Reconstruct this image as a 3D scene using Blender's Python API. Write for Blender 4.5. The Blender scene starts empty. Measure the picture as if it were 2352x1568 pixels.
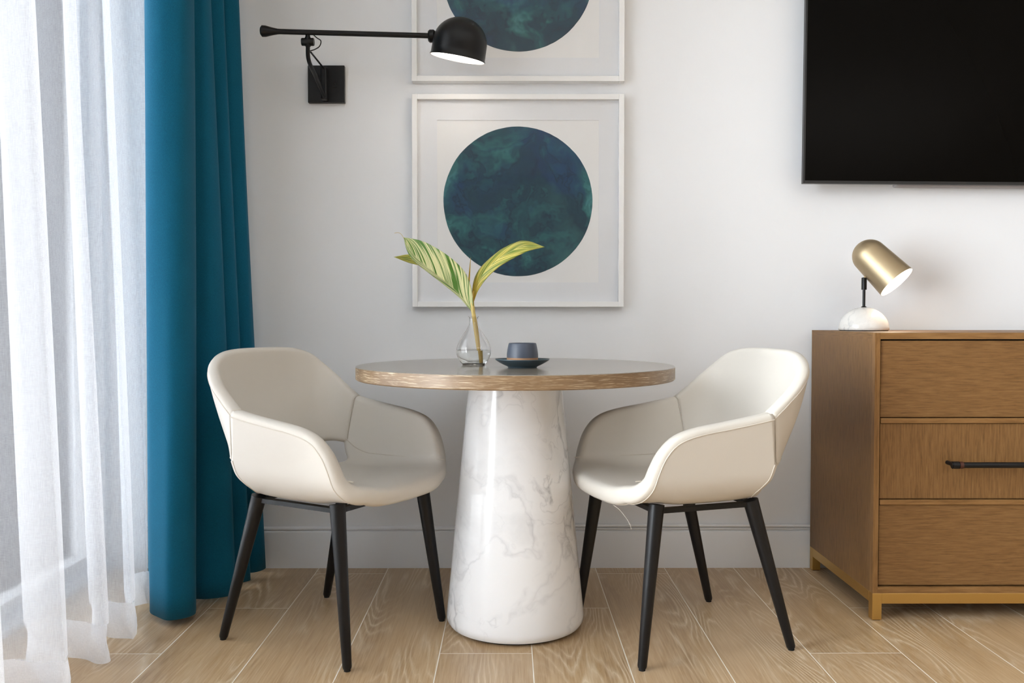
import bpy, bmesh, math, random
from mathutils import Vector, Matrix, noise
PI = math.pi
random.seed(4)
S = bpy.context.scene
COL = S.collection

# ------------------------------------------------------------------ camera
cam_d = bpy.data.cameras.new('camera')
cam = bpy.data.objects.new('camera', cam_d)
COL.objects.link(cam)
cam_d.sensor_width = 36.0
cam_d.lens = 2020.0 / 2352.0 * 36.0
cam_d.clip_start = 0.05
cam.location = (0, 0, 0.89)
cam.rotation_euler = (PI / 2 - math.atan(55 / 2020), 0, -math.atan(6 / 2020))
S.camera = cam

# ------------------------------------------------------------------ world, daylight
w = bpy.data.worlds.new('daylight')
S.world = w
w.use_nodes = True
bg = w.node_tree.nodes['Background']
bg.inputs[0].default_value = (0.92, 0.96, 1.0, 1)
bg.inputs[1].default_value = 3.3


def area(name, loc, rot, sx, sy, power, color, spread=PI):
    d = bpy.data.lights.new(name, 'AREA')
    d.shape = 'RECTANGLE'
    d.size = sx
    d.size_y = sy
    d.energy = power
    d.color = color
    d.spread = spread
    o = bpy.data.objects.new(name, d)
    o.location = loc
    o.rotation_euler = rot
    COL.objects.link(o)
    return o


# daylight entering through the window wall on the left: open glazing beside the camera,
# and the part of it that is veiled by the sheers
area('open_window_daylight', (-1.60, 0.15, 1.45), (0, -PI / 2, 0), 2.0, 2.4, 190, (0.86, 0.94, 1.0))
area('sheer_window_daylight', (-1.62, 2.17, 1.35), (0, -PI / 2, 0), 2.3, 1.3, 9, (0.90, 0.95, 1.0))
# added fill lamp, high and out of view behind the camera; no known fixture
area('ceiling_fill', (2.9, -1.7, 2.58), (0, 0, 0), 1.8, 2.0, 26, (1.0, 0.97, 0.93))

S.view_settings.view_transform = 'Standard'
S.view_settings.look = 'None'
S.view_settings.gamma = 1.0
S.view_settings.use_curve_mapping = False
S.view_settings.exposure = 0.75


# ------------------------------------------------------------------ material helpers
def mat(name, base=(0.8, 0.8, 0.8), rough=0.5, metal=0.0, **kw):
    m = bpy.data.materials.new(name)
    m.use_nodes = True
    b = m.node_tree.nodes['Principled BSDF']
    b.inputs['Base Color'].default_value = (*base, 1)
    b.inputs['Roughness'].default_value = rough
    b.inputs['Metallic'].default_value = metal
    for k, v in kw.items():
        b.inputs[k.replace('_', ' ')].default_value = v
    return m


class N:
    """tiny node-graph writer"""

    def __init__(s, m):
        s.t = m.node_tree
        s.b = s.t.nodes.get('Principled BSDF')

    def n(s, typ, **kw):
        x = s.t.nodes.new(typ)
        for k, v in kw.items():
            setattr(x, k, v)
        return x

    def put(s, sock, v):
        if v is None:
            return
        if isinstance(v, bpy.types.NodeSocket):
            s.t.links.new(v, sock)
        elif isinstance(v, (tuple, list)) and len(v) == 3 and sock.type == 'RGBA':
            sock.default_value = (*v, 1)
        else:
            sock.default_value = v

    def coord(s, kind='Object'):
        return s.n('ShaderNodeTexCoord').outputs[kind]

    def scale(s, vec, sc, loc=(0, 0, 0), rot=(0, 0, 0)):
        x = s.n('ShaderNodeMapping')
        s.put(x.inputs['Vector'], vec)
        x.inputs['Scale'].default_value = sc
        x.inputs['Location'].default_value = loc
        x.inputs['Rotation'].default_value = rot
        return x.outputs[0]

    def noise(s, vec, scale=5., detail=3., rough=.5, dist=0., out='Fac'):
        x = s.n('ShaderNodeTexNoise')
        s.put(x.inputs['Vector'], vec)
        x.inputs['Scale'].default_value = scale
        x.inputs['Detail'].default_value = detail
        x.inputs['Roughness'].default_value = rough
        x.inputs['Distortion'].default_value = dist
        return x.outputs[out]

    def math(s, op, a, b=None, c=None, clamp=False):
        x = s.n('ShaderNodeMath', operation=op, use_clamp=clamp)
        s.put(x.inputs[0], a)
        s.put(x.inputs[1], b)
        s.put(x.inputs[2], c)
        return x.outputs[0]

    def vmath(s, op, a, b=None):
        x = s.n('ShaderNodeVectorMath', operation=op)
        s.put(x.inputs[0], a)
        s.put(x.inputs[1], b)
        return x.outputs[0]

    def sep(s, v):
        x = s.n('ShaderNodeSeparateXYZ')
        s.put(x.inputs[0], v)
        return x.outputs

    def comb(s, x_, y_, z_):
        x = s.n('ShaderNodeCombineXYZ')
        s.put(x.inputs[0], x_)
        s.put(x.inputs[1], y_)
        s.put(x.inputs[2], z_)
        return x.outputs[0]

    def ramp(s, fac, stops, interp='LINEAR'):
        x = s.n('ShaderNodeValToRGB')
        x.color_ramp.interpolation = interp
        e = x.color_ramp.elements
        while len(e) < len(stops):
            e.new(0.5)
        for i, (p, c) in enumerate(stops):
            e[i].position = p
            e[i].color = (c, c, c, 1) if not isinstance(c, (tuple, list)) else (*c, 1)
        s.put(x.inputs[0], fac)
        return x.outputs[0]

    def mix(s, f, a, b, blend='MIX'):
        x = s.n('ShaderNodeMix', data_type='RGBA', blend_type=blend)
        s.put(x.inputs[0], f)
        s.put(x.inputs[6], a)
        s.put(x.inputs[7], b)
        return x.outputs[2]

    def bump(s, h, strength=.2, dist=.01):
        x = s.n('ShaderNodeBump')
        x.inputs['Strength'].default_value = strength
        x.inputs['Distance'].default_value = dist
        s.put(x.inputs['Height'], h)
        s.t.links.new(x.outputs[0], s.b.inputs['Normal'])

    def base(s, v):
        s.put(s.b.inputs['Base Color'], v)

    def rough(s, v):
        s.put(s.b.inputs['Roughness'], v)


# ---- wall paint
m_wall = mat('wall_paint', (0.86, 0.875, 0.90), 0.62)
g = N(m_wall)
g.bump(g.noise(g.coord(), 140, 2), .03, .002)
m_wall_left = m_wall
m_ceil = mat('ceiling_paint', (0.82, 0.82, 0.81), .8)
m_trim = mat('trim_paint', (0.82, 0.83, 0.85), .38)
m_parapet = mat('sunlit_parapet', (.93, .93, .93), .7)  # sunlight put into the colour: whiter than the wall behind
m_render = mat('grey_render', (.74, .75, .77), .8)
m_roomwall = mat('dimmed_far_walls', (0.40, 0.36, 0.32), .7)  # unseen far walls coloured dark to cut bounce light
m_white_frame = mat('white_lacquer', (0.90, 0.90, 0.90), .35)
m_paper = mat('print_paper', (0.95, 0.95, 0.955), .7)
m_mount = mat('mount_board', (0.90, 0.915, 0.95), .7)
m_black = mat('black_powdercoat', (0.004, 0.004, 0.0045), .36, Specular_IOR_Level=.32)
m_black_leg = mat('black_lacquered_wood', (0.004, 0.004, 0.005), .40, Specular_IOR_Level=.35)
m_pad = mat('black_rubber', (0.004, 0.004, 0.004), .8)
m_alu = mat('window_aluminium', (0.70, 0.71, 0.73), .4)


# ---- floor: long wood-look tiles with pale joints
def floor_material():
    m = mat('wood_plank_tile', rough=.36)
    g = N(m)
    P = g.coord('Object')
    x, y, z = g.sep(P)
    W = .2454
    fx = g.math('DIVIDE', g.math('ADD', x, .676 + W * 20), W)
    col = g.math('FLOOR', fx)
    lx = g.math('MULTIPLY', g.math('SUBTRACT', fx, col), W)            # metres inside the plank
    m4 = g.math('MODULO', col, 4.0)
    off = g.math('MULTIPLY', g.math('MODULO', g.math('ADD', m4, 3.0), 4.0), .364)
    fy = g.math('DIVIDE', g.math('SUBTRACT', y, g.math('ADD', off, 1.945 - 12.0)), 1.2)
    row = g.math('FLOOR', fy)
    ly = g.math('MULTIPLY', g.math('SUBTRACT', fy, row), 1.2)
    ex = g.math('MINIMUM', lx, g.math('SUBTRACT', W, lx))
    ey = g.math('MINIMUM', ly, g.math('SUBTRACT', 1.2, ly))
    e = g.math('MINIMUM', ex, ey)
    joint = g.math('LESS_THAN', e, .0014)
    wn = g.n('ShaderNodeTexWhiteNoise', noise_dimensions='2D')
    g.put(wn.inputs['Vector'], g.comb(col, row, 0.0))
    rnd = wn.outputs['Value']
    rc = wn.outputs['Color']
    shift = g.vmath('SCALE', rc)
    shift.node.inputs['Scale'].default_value = 37.0
    # cathedral figure: iso-lines of a slow noise stretched along the plank
    Q = g.vmath('ADD', g.comb(x, y, 0.0), shift)
    slow = g.noise(g.scale(Q, (4.6, .80, 1)), 1.0, 1.6, .5, .2)
    rings = g.math('MULTIPLY', slow, 34.0)
    fine = g.noise(g.scale(Q, (60, 3.2, 1)), 1.0, 4, .6)
    rings = g.math('ADD', rings, g.math('MULTIPLY', fine, 1.2))
    fr = g.math('FRACT', rings)
    tri = g.math('ABSOLUTE', g.math('SUBTRACT', fr, .5))
    line = g.ramp(tri, [(0.0, 1.0), (0.07, .6), (0.30, 0.0)])
    patch = g.ramp(g.noise(g.scale(Q, (7, 2.2, 1), (3, 1, 0)), 1.0, 3, .6), [(0.44, 0.10), (0.64, .95)])
    fibre = g.noise(g.scale(Q, (230, 7, 1)), 1.0, 3, .65)
    fib = g.ramp(fibre, [(0.35, 0.0), (0.68, 1.0)])
    tone = g.noise(g.scale(Q, (9, 1.3, 1)), 1.0, 3, .55)
    c0 = g.ramp(tone, [(0.28, (0.28, 0.165, 0.070)), (0.5, (0.385, 0.245, 0.115)), (0.72, (0.47, 0.32, 0.17))])
    c0 = g.mix(g.math('MULTIPLY', rnd, .30), c0, (0.40, 0.27, 0.16))
    c1 = g.mix(g.math('MULTIPLY', fib, .55), c0, (0.60, 0.455, 0.30))
    c2 = g.mix(g.math('MULTIPLY', g.math('MULTIPLY', line, patch), .62), c1, (0.78, 0.67, 0.51))
    # small knots
    v = g.n('ShaderNodeTexVoronoi', feature='F1')
    g.put(v.inputs['Vector'], g.scale(Q, (2.6, 1.5, 1)))
    v.inputs['Scale'].default_value = 1.0
    knot = g.ramp(v.outputs['Distance'], [(0.0, 1.0), (0.018, 1.0), (0.05, 0.0)])
    c2 = g.mix(g.math('MULTIPLY', knot, .75), c2, (0.13, 0.075, 0.045))
    c3 = g.mix(joint, c2, (0.80, 0.75, 0.66))
    g.base(c3)
    g.rough(g.math('ADD', .30, g.math('MULTIPLY', fib, .15)))
    g.bump(g.math('SUBTRACT', g.math('MULTIPLY', fib, .25), joint), .25, .0015)
    return m


m_floor = floor_material()


# ---- marble
def marble_material(name, k=1.0, warm=0.0):
    m = mat(name, rough=.14)
    g = N(m)
    P = g.scale(g.coord('Object'), (k, k, k), (1.3, 0.4, 2.2))
    warp = g.noise(P, 2.4, 4, .55, 0, 'Color')
    Pw = g.vmath('ADD', P, g.vmath('MULTIPLY', g.vmath('SUBTRACT', warp, (.5, .5, .5)), (.55, .55, .55)))
    a = g.noise(g.scale(Pw, (1, 1, .8), (0, 0, 0), (.5, .3, 0)), 3.2, 5, .52)
    va = g.ramp(g.math('ABSOLUTE', g.math('SUBTRACT', a, .5)), [(0.0, 1.0), (0.006, .55), (0.028, 0.0)])
    b = g.noise(Pw, 8.5, 4, .5)
    vb = g.ramp(g.math('ABSOLUTE', g.math('SUBTRACT', b, .47)), [(0.0, .8), (0.008, .3), (0.02, 0.0)])
    msk = g.ramp(g.noise(P, 3.1, 2, .5), [(0.45, 0.0), (0.62, 1.0)])
    cloud = g.ramp(g.noise(Pw, 2.6, 6, .62), [(0.50, 0.0), (0.78, 1.0)])
    c = g.mix(g.math('MULTIPLY', cloud, .55), (0.86 - warm * .14, 0.865 - warm * .17, 0.88 - warm * .22), (0.55 - warm * .1, 0.56 - warm * .12, 0.58 - warm * .15))
    c = g.mix(g.math('MULTIPLY', va, g.math('ADD', .16, g.math('MULTIPLY', msk, .45))), c, (0.27, 0.28, 0.31))
    c = g.mix(g.math('MULTIPLY', vb, g.math('MULTIPLY', msk, .5)), c, (0.34, 0.35, 0.38))
    g.base(c)
    return m


m_marble = marble_material('white_veined_marble')
m_marble_small = marble_material('pale_onyx_marble', 2.2, 1.0)


# ---- table wood
def table_wood(name, edge):
    m = mat(name, rough=.16 if not edge else .38)
    g = N(m)
    P = g.coord('Object')
    if edge:
        Q = g.scale(P, (20, 20, 800))
        st = g.ramp(g.noise(Q, 1.0, 3, .55), [(0.57, 0.0), (0.66, 1.0)])
        br = g.ramp(g.noise(g.scale(P, (4, 4, 60)), 1.0, 4, .6), [(0.3, (0.16, 0.095, 0.048)), (0.7, (0.27, 0.175, 0.095))])
        c = g.mix(g.math('MULTIPLY', st, .75), br, (0.72, 0.60, 0.42))
        g.base(c)
        g.bump(st, .2, .001)
    else:
        st = g.noise(g.scale(P, (5, 150, 1)), 1.0, 4, .6)
        c = g.ramp(st, [(0.3, (0.20, 0.165, 0.13)), (0.7, (0.31, 0.27, 0.22))])
        c = g.mix(g.math('MULTIPLY', g.noise(g.scale(P, (2, 12, 1)), 1.0, 2, .5), .5), c, (0.22, 0.19, 0.155))
        g.base(c)
        g.bump(st, .04, .001)
    return m


m_ttop = table_wood('grey_oak_top', False)
m_tedge = table_wood('limed_oak_edge', True)


# ---- dresser wood
def oak(name, sc, dark=1.0):
    m = mat(name, rough=.45, Specular_IOR_Level=.3)
    g = N(m)
    P = g.coord('Object')
    a = g.noise(g.scale(P, sc), 1.0, 5, .65, .3)
    b = g.noise(g.scale(P, tuple(s * .22 for s in sc)), 1.0, 3, .5)
    c = g.ramp(a, [(0.30, (0.095 * dark, 0.042 * dark, 0.011 * dark)), (0.5, (0.180 * dark, 0.088 * dark, 0.028 * dark)), (0.75, (0.25 * dark, 0.135 * dark, 0.050 * dark))])
    c = g.mix(g.math('MULTIPLY', b, .55), c, (0.20 * dark, 0.108 * dark, 0.040 * dark))
    g.base(c)
    g.bump(a, .35, .0015)
    return m


m_oak_h = oak('oak_horizontal_grain', (16, 16, 210))
m_oak_v = oak('oak_vertical_grain', (210, 210, 16))
m_oak_rail = oak('oak_rail', (9, 9, 90), 1.2)
m_oak_stile = oak('oak_stile', (90, 90, 9), 1.2)
m_brass = mat('brushed_brass', (0.62, 0.40, 0.13), .38, 1.0)
m_brass_lamp = mat('satin_brass_shade', (0.47, 0.37, 0.235), .48, 1.0)
m_leather_collar = mat('oxblood_leather', (0.055, 0.012, 0.006), .5)

# ---- leatherette
m_leather = mat('ivory_leatherette', (0.64, 0.60, 0.54), .45, Specular_IOR_Level=.4)
g = N(m_leather)
v = g.n('ShaderNodeTexVoronoi', feature='F1')
g.put(v.inputs['Vector'], g.coord())
v.inputs['Scale'].default_value = 420
g.bump(v.outputs['Distance'], .06, .0008)
m_seam = mat('seam_stitching', (0.60, 0.545, 0.47), .6)


# ---- fabrics
def drape_material():
    m = bpy.data.materials.new('teal_blackout_fabric')
    m.use_nodes = True
    g = N(m)
    P = g.coord('Object')
    wv = g.noise(g.scale(P, (900, 900, 300)), 1.0, 2, .6)
    c = g.ramp(wv, [(0.3, (0.003, 0.082, 0.150)), (0.7, (0.006, 0.122, 0.212))])
    g.base(c)
    g.b.inputs['Roughness'].default_value = .9
    g.b.inputs['Specular IOR Level'].default_value = .15
    g.b.inputs['Sheen Weight'].default_value = .08
    g.b.inputs['Sheen Tint'].default_value = (.6, .85, 1, 1)
    g.bump(wv, .15, .001)
    return m


m_drape = drape_material()


def sheer_material(name, transp, tint=(0.86, 0.87, 0.90)):
    m = bpy.data.materials.new(name)
    m.use_nodes = True
    t = m.node_tree
    for n_ in list(t.nodes):
        if n_.type != 'OUTPUT_MATERIAL':
            t.nodes.remove(n_)
    out = [n_ for n_ in t.nodes][0]
    g = N(m)
    P = g.coord('Object')
    wa = g.noise(g.scale(P, (60, 260, 1400)), 1.0, 2, .6)
    wb = g.noise(g.scale(P, (700, 1200, 40)), 1.0, 2, .6)
    wv = g.math('MULTIPLY', g.math('ADD', wa, wb), .5)
    fac = g.ramp(wv, [(0.36, max(0, transp - .07)), (0.64, min(1, transp + .07))])
    tr = g.n('ShaderNodeBsdfTransparent')
    tl = g.n('ShaderNodeBsdfTranslucent')
    df = g.n('ShaderNodeBsdfDiffuse')
    tl.inputs[0].default_value = (*tint, 1)
    df.inputs[0].default_value = (*tint, 1)
    a = g.n('ShaderNodeMixShader')
    a.inputs[0].default_value = .5
    t.links.new(tl.outputs[0], a.inputs[1])
    t.links.new(df.outputs[0], a.inputs[2])
    b = g.n('ShaderNodeMixShader')
    t.links.new(fac, b.inputs[0])
    t.links.new(a.outputs[0], b.inputs[1])
    t.links.new(tr.outputs[0], b.inputs[2])
    t.links.new(b.outputs[0], out.inputs[0])
    return m


m_sheer = sheer_material('white_sheer_voile', .57)
m_hem = sheer_material('white_sheer_hem', .22)


def clear_pane(name, gloss=1.0):
    m = bpy.data.materials.new(name)
    m.use_nodes = True
    t = m.node_tree
    for n_ in list(t.nodes):
        if n_.type != 'OUTPUT_MATERIAL':
            t.nodes.remove(n_)
    out = [n_ for n_ in t.nodes][0]
    g = N(m)
    tr = g.n('ShaderNodeBsdfTransparent')
    gl = g.n('ShaderNodeBsdfGlossy')
    gl.inputs['Roughness'].default_value = .03
    fr = g.n('ShaderNodeFresnel')
    fr.inputs[0].default_value = 1.45
    mx = g.n('ShaderNodeMixShader')
    t.links.new(g.math('MULTIPLY', fr.outputs[0], gloss), mx.inputs[0])
    t.links.new(tr.outputs[0], mx.inputs[1])
    t.links.new(gl.outputs[0], mx.inputs[2])
    t.links.new(mx.outputs[0], out.inputs[0])
    return m


m_pane = clear_pane('window_glass')
m_print_glass = clear_pane('picture_glass', .28)
m_glass = mat('clear_glass', (1, 1, 1), .0, 0, Transmission_Weight=1.0, IOR=1.46)
m_water = mat('water', (0.97, 0.99, 0.98), .0, 0, Transmission_Weight=1.0, IOR=1.33)
m_cup = mat('slate_blue_glaze', (0.058, 0.070, 0.098), .42)
m_saucer = mat('dark_teal_glaze', (0.040, 0.068, 0.088), .36)
m_clay = mat('bare_terracotta', (0.42, 0.22, 0.11), .7)
m_screen = mat('television_screen', (0.002, 0.0015, 0.001), .24, Specular_IOR_Level=.05)
m_bezel = mat('television_bezel', (0.012, 0.012, 0.013), .35)
m_tvback = mat('television_back_housing', (0.30, 0.28, 0.275), .5)


def emit(name, color, strength):
    m = mat(name, (1, 1, 1), .5)
    b = m.node_tree.nodes['Principled BSDF']
    b.inputs['Emission Color'].default_value = (*color, 1)
    b.inputs['Emission Strength'].default_value = strength
    return m


m_bulb_warm = emit('warm_lamp_diffuser', (1.0, 0.80, 0.58), 14)
m_bulb_wall = emit('wall_lamp_diffuser', (1.0, 0.92, 0.82), 3.2)


# ------------------------------------------------------------------ object helpers
def link(name, bm, m, parent=None, smooth=True, angle=None, bevel=0.0, seg=2):
    me = bpy.data.meshes.new(name)
    bmesh.ops.recalc_face_normals(bm, faces=bm.faces[:])
    if smooth:
        for f in bm.faces:
            f.smooth = True
        lim = angle if angle is not None else math.radians(38)
        for e in bm.edges:
            if len(e.link_faces) == 2 and e.calc_face_angle(0) > lim:
                e.smooth = False
    bm.to_mesh(me)
    bm.free()
    for mm in (m if isinstance(m, (list, tuple)) else [m]):
        me.materials.append(mm)
    o = bpy.data.objects.new(name, me)
    COL.objects.link(o)
    if parent:
        o.parent = parent
    if bevel:
        b = o.modifiers.new('bevel', 'BEVEL')
        b.width = bevel
        b.segments = seg
        b.limit_method = 'ANGLE'
        b.harden_normals = False
    return o


def thing(name, label, cat, loc=(0, 0, 0), rotz=0.0, group=None):
    o = bpy.data.objects.new(name, None)
    o.empty_display_size = .1
    COL.objects.link(o)
    o.location = loc
    o.rotation_euler = (0, 0, rotz)
    o['label'] = label
    o['category'] = cat
    if group:
        o['group'] = group
    return o


def struct(name, bm, m, **kw):
    o = link(name, bm, m, **kw)
    o['kind'] = 'structure'
    return o


def box(bm, x0, y0, z0, x1, y1, z1, mi=0):
    vs = [bm.verts.new(p) for p in ((x0, y0, z0), (x1, y0, z0), (x1, y1, z0), (x0, y1, z0), (x0, y0, z1), (x1, y0, z1), (x1, y1, z1), (x0, y1, z1))]
    for q in ((0, 3, 2, 1), (4, 5, 6, 7), (0, 1, 5, 4), (1, 2, 6, 5), (2, 3, 7, 6), (3, 0, 4, 7)):
        f = bm.faces.new([vs[i] for i in q])
        f.material_index = mi
    return vs


def lathe(bm, prof, n=64, M=None, mi=0, closed=False):
    """prof: list of (r, z); M optional matrix"""
    rings = []
    for r, z in prof:
        if r < 1e-6:
            p = Vector((0, 0, z))
            rings.append([bm.verts.new(M @ p if M else p)])
        else:
            ring = []
            for i in range(n):
                a = 2 * PI * i / n
                p = Vector((r * math.cos(a), r * math.sin(a), z))
                ring.append(bm.verts.new(M @ p if M else p))
            rings.append(ring)
    seq = list(range(len(rings)))
    pairs = list(zip(seq[:-1], seq[1:]))
    if closed:
        pairs.append((len(rings) - 1, 0))
    for a, b in pairs:
        A, B = rings[a], rings[b]
        for i in range(n):
            j = (i + 1) % n
            if len(A) == 1 and len(B) == 1:
                break
            if len(A) == 1:
                f = bm.faces.new((A[0], B[i], B[j]))
            elif len(B) == 1:
                f = bm.faces.new((A[i], B[0], A[j]))
            else:
                f = bm.faces.new((A[i], B[i], B[j], A[j]))
            f.material_index = mi
    return rings


def cat(pts, sub=8):
    """Catmull-Rom through points"""
    P = [Vector(p) for p in pts]
    out = []
    for i in range(len(P) - 1):
        p0 = P[max(i - 1, 0)]
        p1, p2 = P[i], P[i + 1]
        p3 = P[min(i + 2, len(P) - 1)]
        if i == 0:
            p0 = p1 * 2 - p2
        if i + 2 > len(P) - 1:
            p3 = p2 * 2 - p1
        for k in range(sub):
            t = k / sub
            out.append(0.5 * ((2 * p1) + (p2 - p0) * t + (2 * p0 - 5 * p1 + 4 * p2 - p3) * t * t + (3 * p1 - p0 - 3 * p2 + p3) * t ** 3))
    out.append(P[-1])
    return out


def lerp_path(pts, t):
    """point at fraction t of a polyline (by arc length)"""
    L = [0]
    for a, b in zip(pts[:-1], pts[1:]):
        L.append(L[-1] + (b - a).length)
    d = t * L[-1]
    for i in range(len(pts) - 1):
        if d <= L[i + 1] or i == len(pts) - 2:
            s = (d - L[i]) / max(1e-9, L[i + 1] - L[i])
            return pts[i].lerp(pts[i + 1], min(1, max(0, s)))


def tube(bm, pts, rad, n=12, caps=True):
    """tube through pts, rad number or list; parallel transport frame"""
    P = [Vector(p) for p in pts]
    if not isinstance(rad, (list, tuple)):
        rad = [rad] * len(P)
    t = (P[1] - P[0]).normalized()
    up = Vector((0, 0, 1)) if abs(t.z) < .9 else Vector((1, 0, 0))
    u = t.cross(up).normalized()
    rings = []
    for i, p in enumerate(P):
        if i == 0:
            tt = (P[1] - P[0])
        elif i == len(P) - 1:
            tt = P[-1] - P[-2]
        else:
            tt = P[i + 1] - P[i - 1]
        tt.normalize()
        u = (u - tt * u.dot(tt)).normalized()
        v_ = tt.cross(u)
        rings.append([bm.verts.new(p + (u * math.cos(2 * PI * k / n) + v_ * math.sin(2 * PI * k / n)) * rad[i]) for k in range(n)])
    for a, b in zip(rings[:-1], rings[1:]):
        for k in range(n):
            bm.faces.new((a[k], a[(k + 1) % n], b[(k + 1) % n], b[k]))
    if caps:
        bm.faces.new(rings[0][::-1])
        bm.faces.new(rings[-1])


def new():
    return bmesh.new()


# ------------------------------------------------------------------ room
WY = 3.12        # back wall
WX = -1.42       # inner face of window wall
b = new(); box(b, WX - .15, -4.6, -.1, 4.9, WY + .15, 0)
struct('floor', b, m_floor, smooth=False)
m_deck = mat('pale_balcony_tile', (.84, .85, .87), .7)
b = new(); box(b, -3.4, -4.6, -.12, WX - .15, 3.6, -.02)
struct('floor_balcony', b, m_deck, smooth=False)
b = new(); box(b, WX - .15, -4.6, 2.62, 4.9, WY + .15, 2.75)
struct('ceiling', b, m_ceil, smooth=False)
b = new(); box(b, WX - .15, WY, 0, 4.9, WY + .15, 2.62)
struct('wall_back', b, m_wall, smooth=False)
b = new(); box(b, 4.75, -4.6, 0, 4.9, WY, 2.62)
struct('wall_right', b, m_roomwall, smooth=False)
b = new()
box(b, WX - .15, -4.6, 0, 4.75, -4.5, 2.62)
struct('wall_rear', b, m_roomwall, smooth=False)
b = new()
OY0, OY1, OZ1 = -2.6, 3.08, 2.45
box(b, WX - .15, -4.5, 0, WX, OY0, 2.62)
box(b, WX - .15, OY1, 0, WX, WY, 2.62)
box(b, WX - .15, OY0, OZ1, WX, OY1, 2.62)
struct('wall_left', b, m_wall_left, smooth=False)
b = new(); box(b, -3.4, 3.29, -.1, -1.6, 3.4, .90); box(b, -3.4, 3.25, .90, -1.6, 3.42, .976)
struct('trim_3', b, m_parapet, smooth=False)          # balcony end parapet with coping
b = new(); box(b, -3.4, 3.6, -.1, -1.6, 3.7, 3.4)
struct('wall_balcony', b, m_render, smooth=False)


# window_1: sliding glazed door
b = new()
fx0, fx1 = WX - .12, WX - .03
box(b, fx0, OY0, 0, fx1, OY1, .07)
box(b, fx0, OY0, OZ1 - .06, fx1, OY1, OZ1)
for y0 in (OY0, OY1 - .06, .85, -.14, -1.3):
    box(b, fx0 + .01, y0, .07, fx1 - .01, y0 + .06, OZ1 - .06)
win = struct('window_1', b, m_alu, smooth=False)
b = new(); box(b, WX - .08, OY0 + .05, .07, WX - .075, OY1 - .05, OZ1 - .05)
link('glass_pane', b, m_pane, win, smooth=False)
b = new(); box(b, fx1, OY0, 0, fx1 + .05, OY1, .018); box(b, fx1 + .012, OY0, .018, fx1 + .018, OY1, .03); box(b, fx1 + .034, OY0, .018, fx1 + .04, OY1, .03)
link('door_track', b, m_alu, win, smooth=False)


# baseboard: flat board, small step, bead on top
def profile_strip(bm, prof, x0, x1):
    a = [bm.verts.new((x0, WY - d, z)) for d, z in prof]
    c = [bm.verts.new((x1, WY - d, z)) for d, z in prof]
    for i in range(len(prof) - 1):
        bm.faces.new((a[i], a[i + 1], c[i + 1], c[i]))
    bm.faces.new(a); bm.faces.new(c[::-1])


bp = [(0, 0), (.016, 0), (.016, .128), (.0145, .1305), (.010, .132), (.007, .133)]
for k in range(7):
    a = -PI / 2 + PI * k / 6
    bp.append((.0075 + .0045 * math.cos(a), .1385 + .0045 * math.sin(a)))
bp += [(.004, .1445), (0, .1455)]
b = new(); profile_strip(b, bp, WX, 4.75)
struct('baseboard_back', b, m_trim, angle=math.radians(60))

# ------------------------------------------------------------------ cord on the baseboard (right of the table)
b = new()
tube(b, cat([(.16, WY - .011, .1495), (.5, WY - .011, .1500), (.9, WY - .011, .1492), (1.3, WY - .011, .1490)], 6), .0052, 10)
o = link('cord', b, m_trim)
o['label'] = 'thin white cord lying along the top of the baseboard right of the table'
o['category'] = 'cord'


# ------------------------------------------------------------------ curtains
def curtain(name, top, bot, ztop, zbot, m, parent, nz=40, thick=.0015, ease=1.0, zvar=0.0, sub=8):
    T = cat([(x, y, 0) for x, y in top], sub)
    B = cat([(x, y, 0) for x, y in bot], sub)
    bm = new()
    n = len(T)
    grid = []
    for k in range(nz + 1):
        s = k / nz
        row = []
        for i in range(n):
            q = T[i].lerp(B[i], s ** ease)
            zb = zbot + zvar * math.sin(i * 1.7 / sub) * .5
            wob = .004 * math.sin(5 * s + i * .35)
            row.append(bm.verts.new((q.x + wob * s, q.y + wob, ztop + (zb - ztop) * s)))
        grid.append(row)
    for k in range(nz):
        for i in range(n - 1):
            bm.faces.new((grid[k][i], grid[k + 1][i], grid[k + 1][i + 1], grid[k][i + 1]))
    o = link(name, bm, m, parent, angle=PI)
    if thick:
        sm = o.modifiers.new('thickness', 'SOLIDIFY')
        sm.thickness = thick
        sm.offset = 0
    return o


# drape (blackout) – gathered into the corner
bot = [(-1.150, 2.800), (-1.105, 2.700), (-1.068, 2.610), (-1.040, 2.545), (-.985, 2.508), (-.940, 2.522), (-.925, 2.566), (-.940, 2.620), (-1.00, 2.640),
       (-1.035, 2.665), (-1.00, 2.690), (-.930, 2.700), (-.878, 2.722), (-.868, 2.765), (-.910, 2.795), (-.985, 2.800), (-1.01, 2.825), (-.96, 2.85),
       (-.895, 2.855), (-.862, 2.885), (-.89, 2.92), (-.96, 2.925), (-.985, 2.95), (-.94, 2.97), (-.88, 2.975), (-.850, 3.005), (-.862, 3.045), (-.93, 3.06), (-1.02, 3.06), (-1.06, 3.08)]
top = []
for i, (x, y) in enumerate(bot):
    if i < 9:
        top.append((x * 1.0 + (-.003 if i < 4 else .002), y * 1.0 + .01))
    else:
        s = min(1.0, (i - 8) / 4)
        top.append((-.985 + (x + .94) * .62 - .012 * s, 2.64 + (y - 2.64) * .99))
drape = thing('drape', 'teal blackout drape gathered in the corner beside the white sheer', 'curtain', (0, 0, 0))
curtain('drape_fabric', top, bot, 2.56, .022, m_drape, drape, thick=.003)

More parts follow.
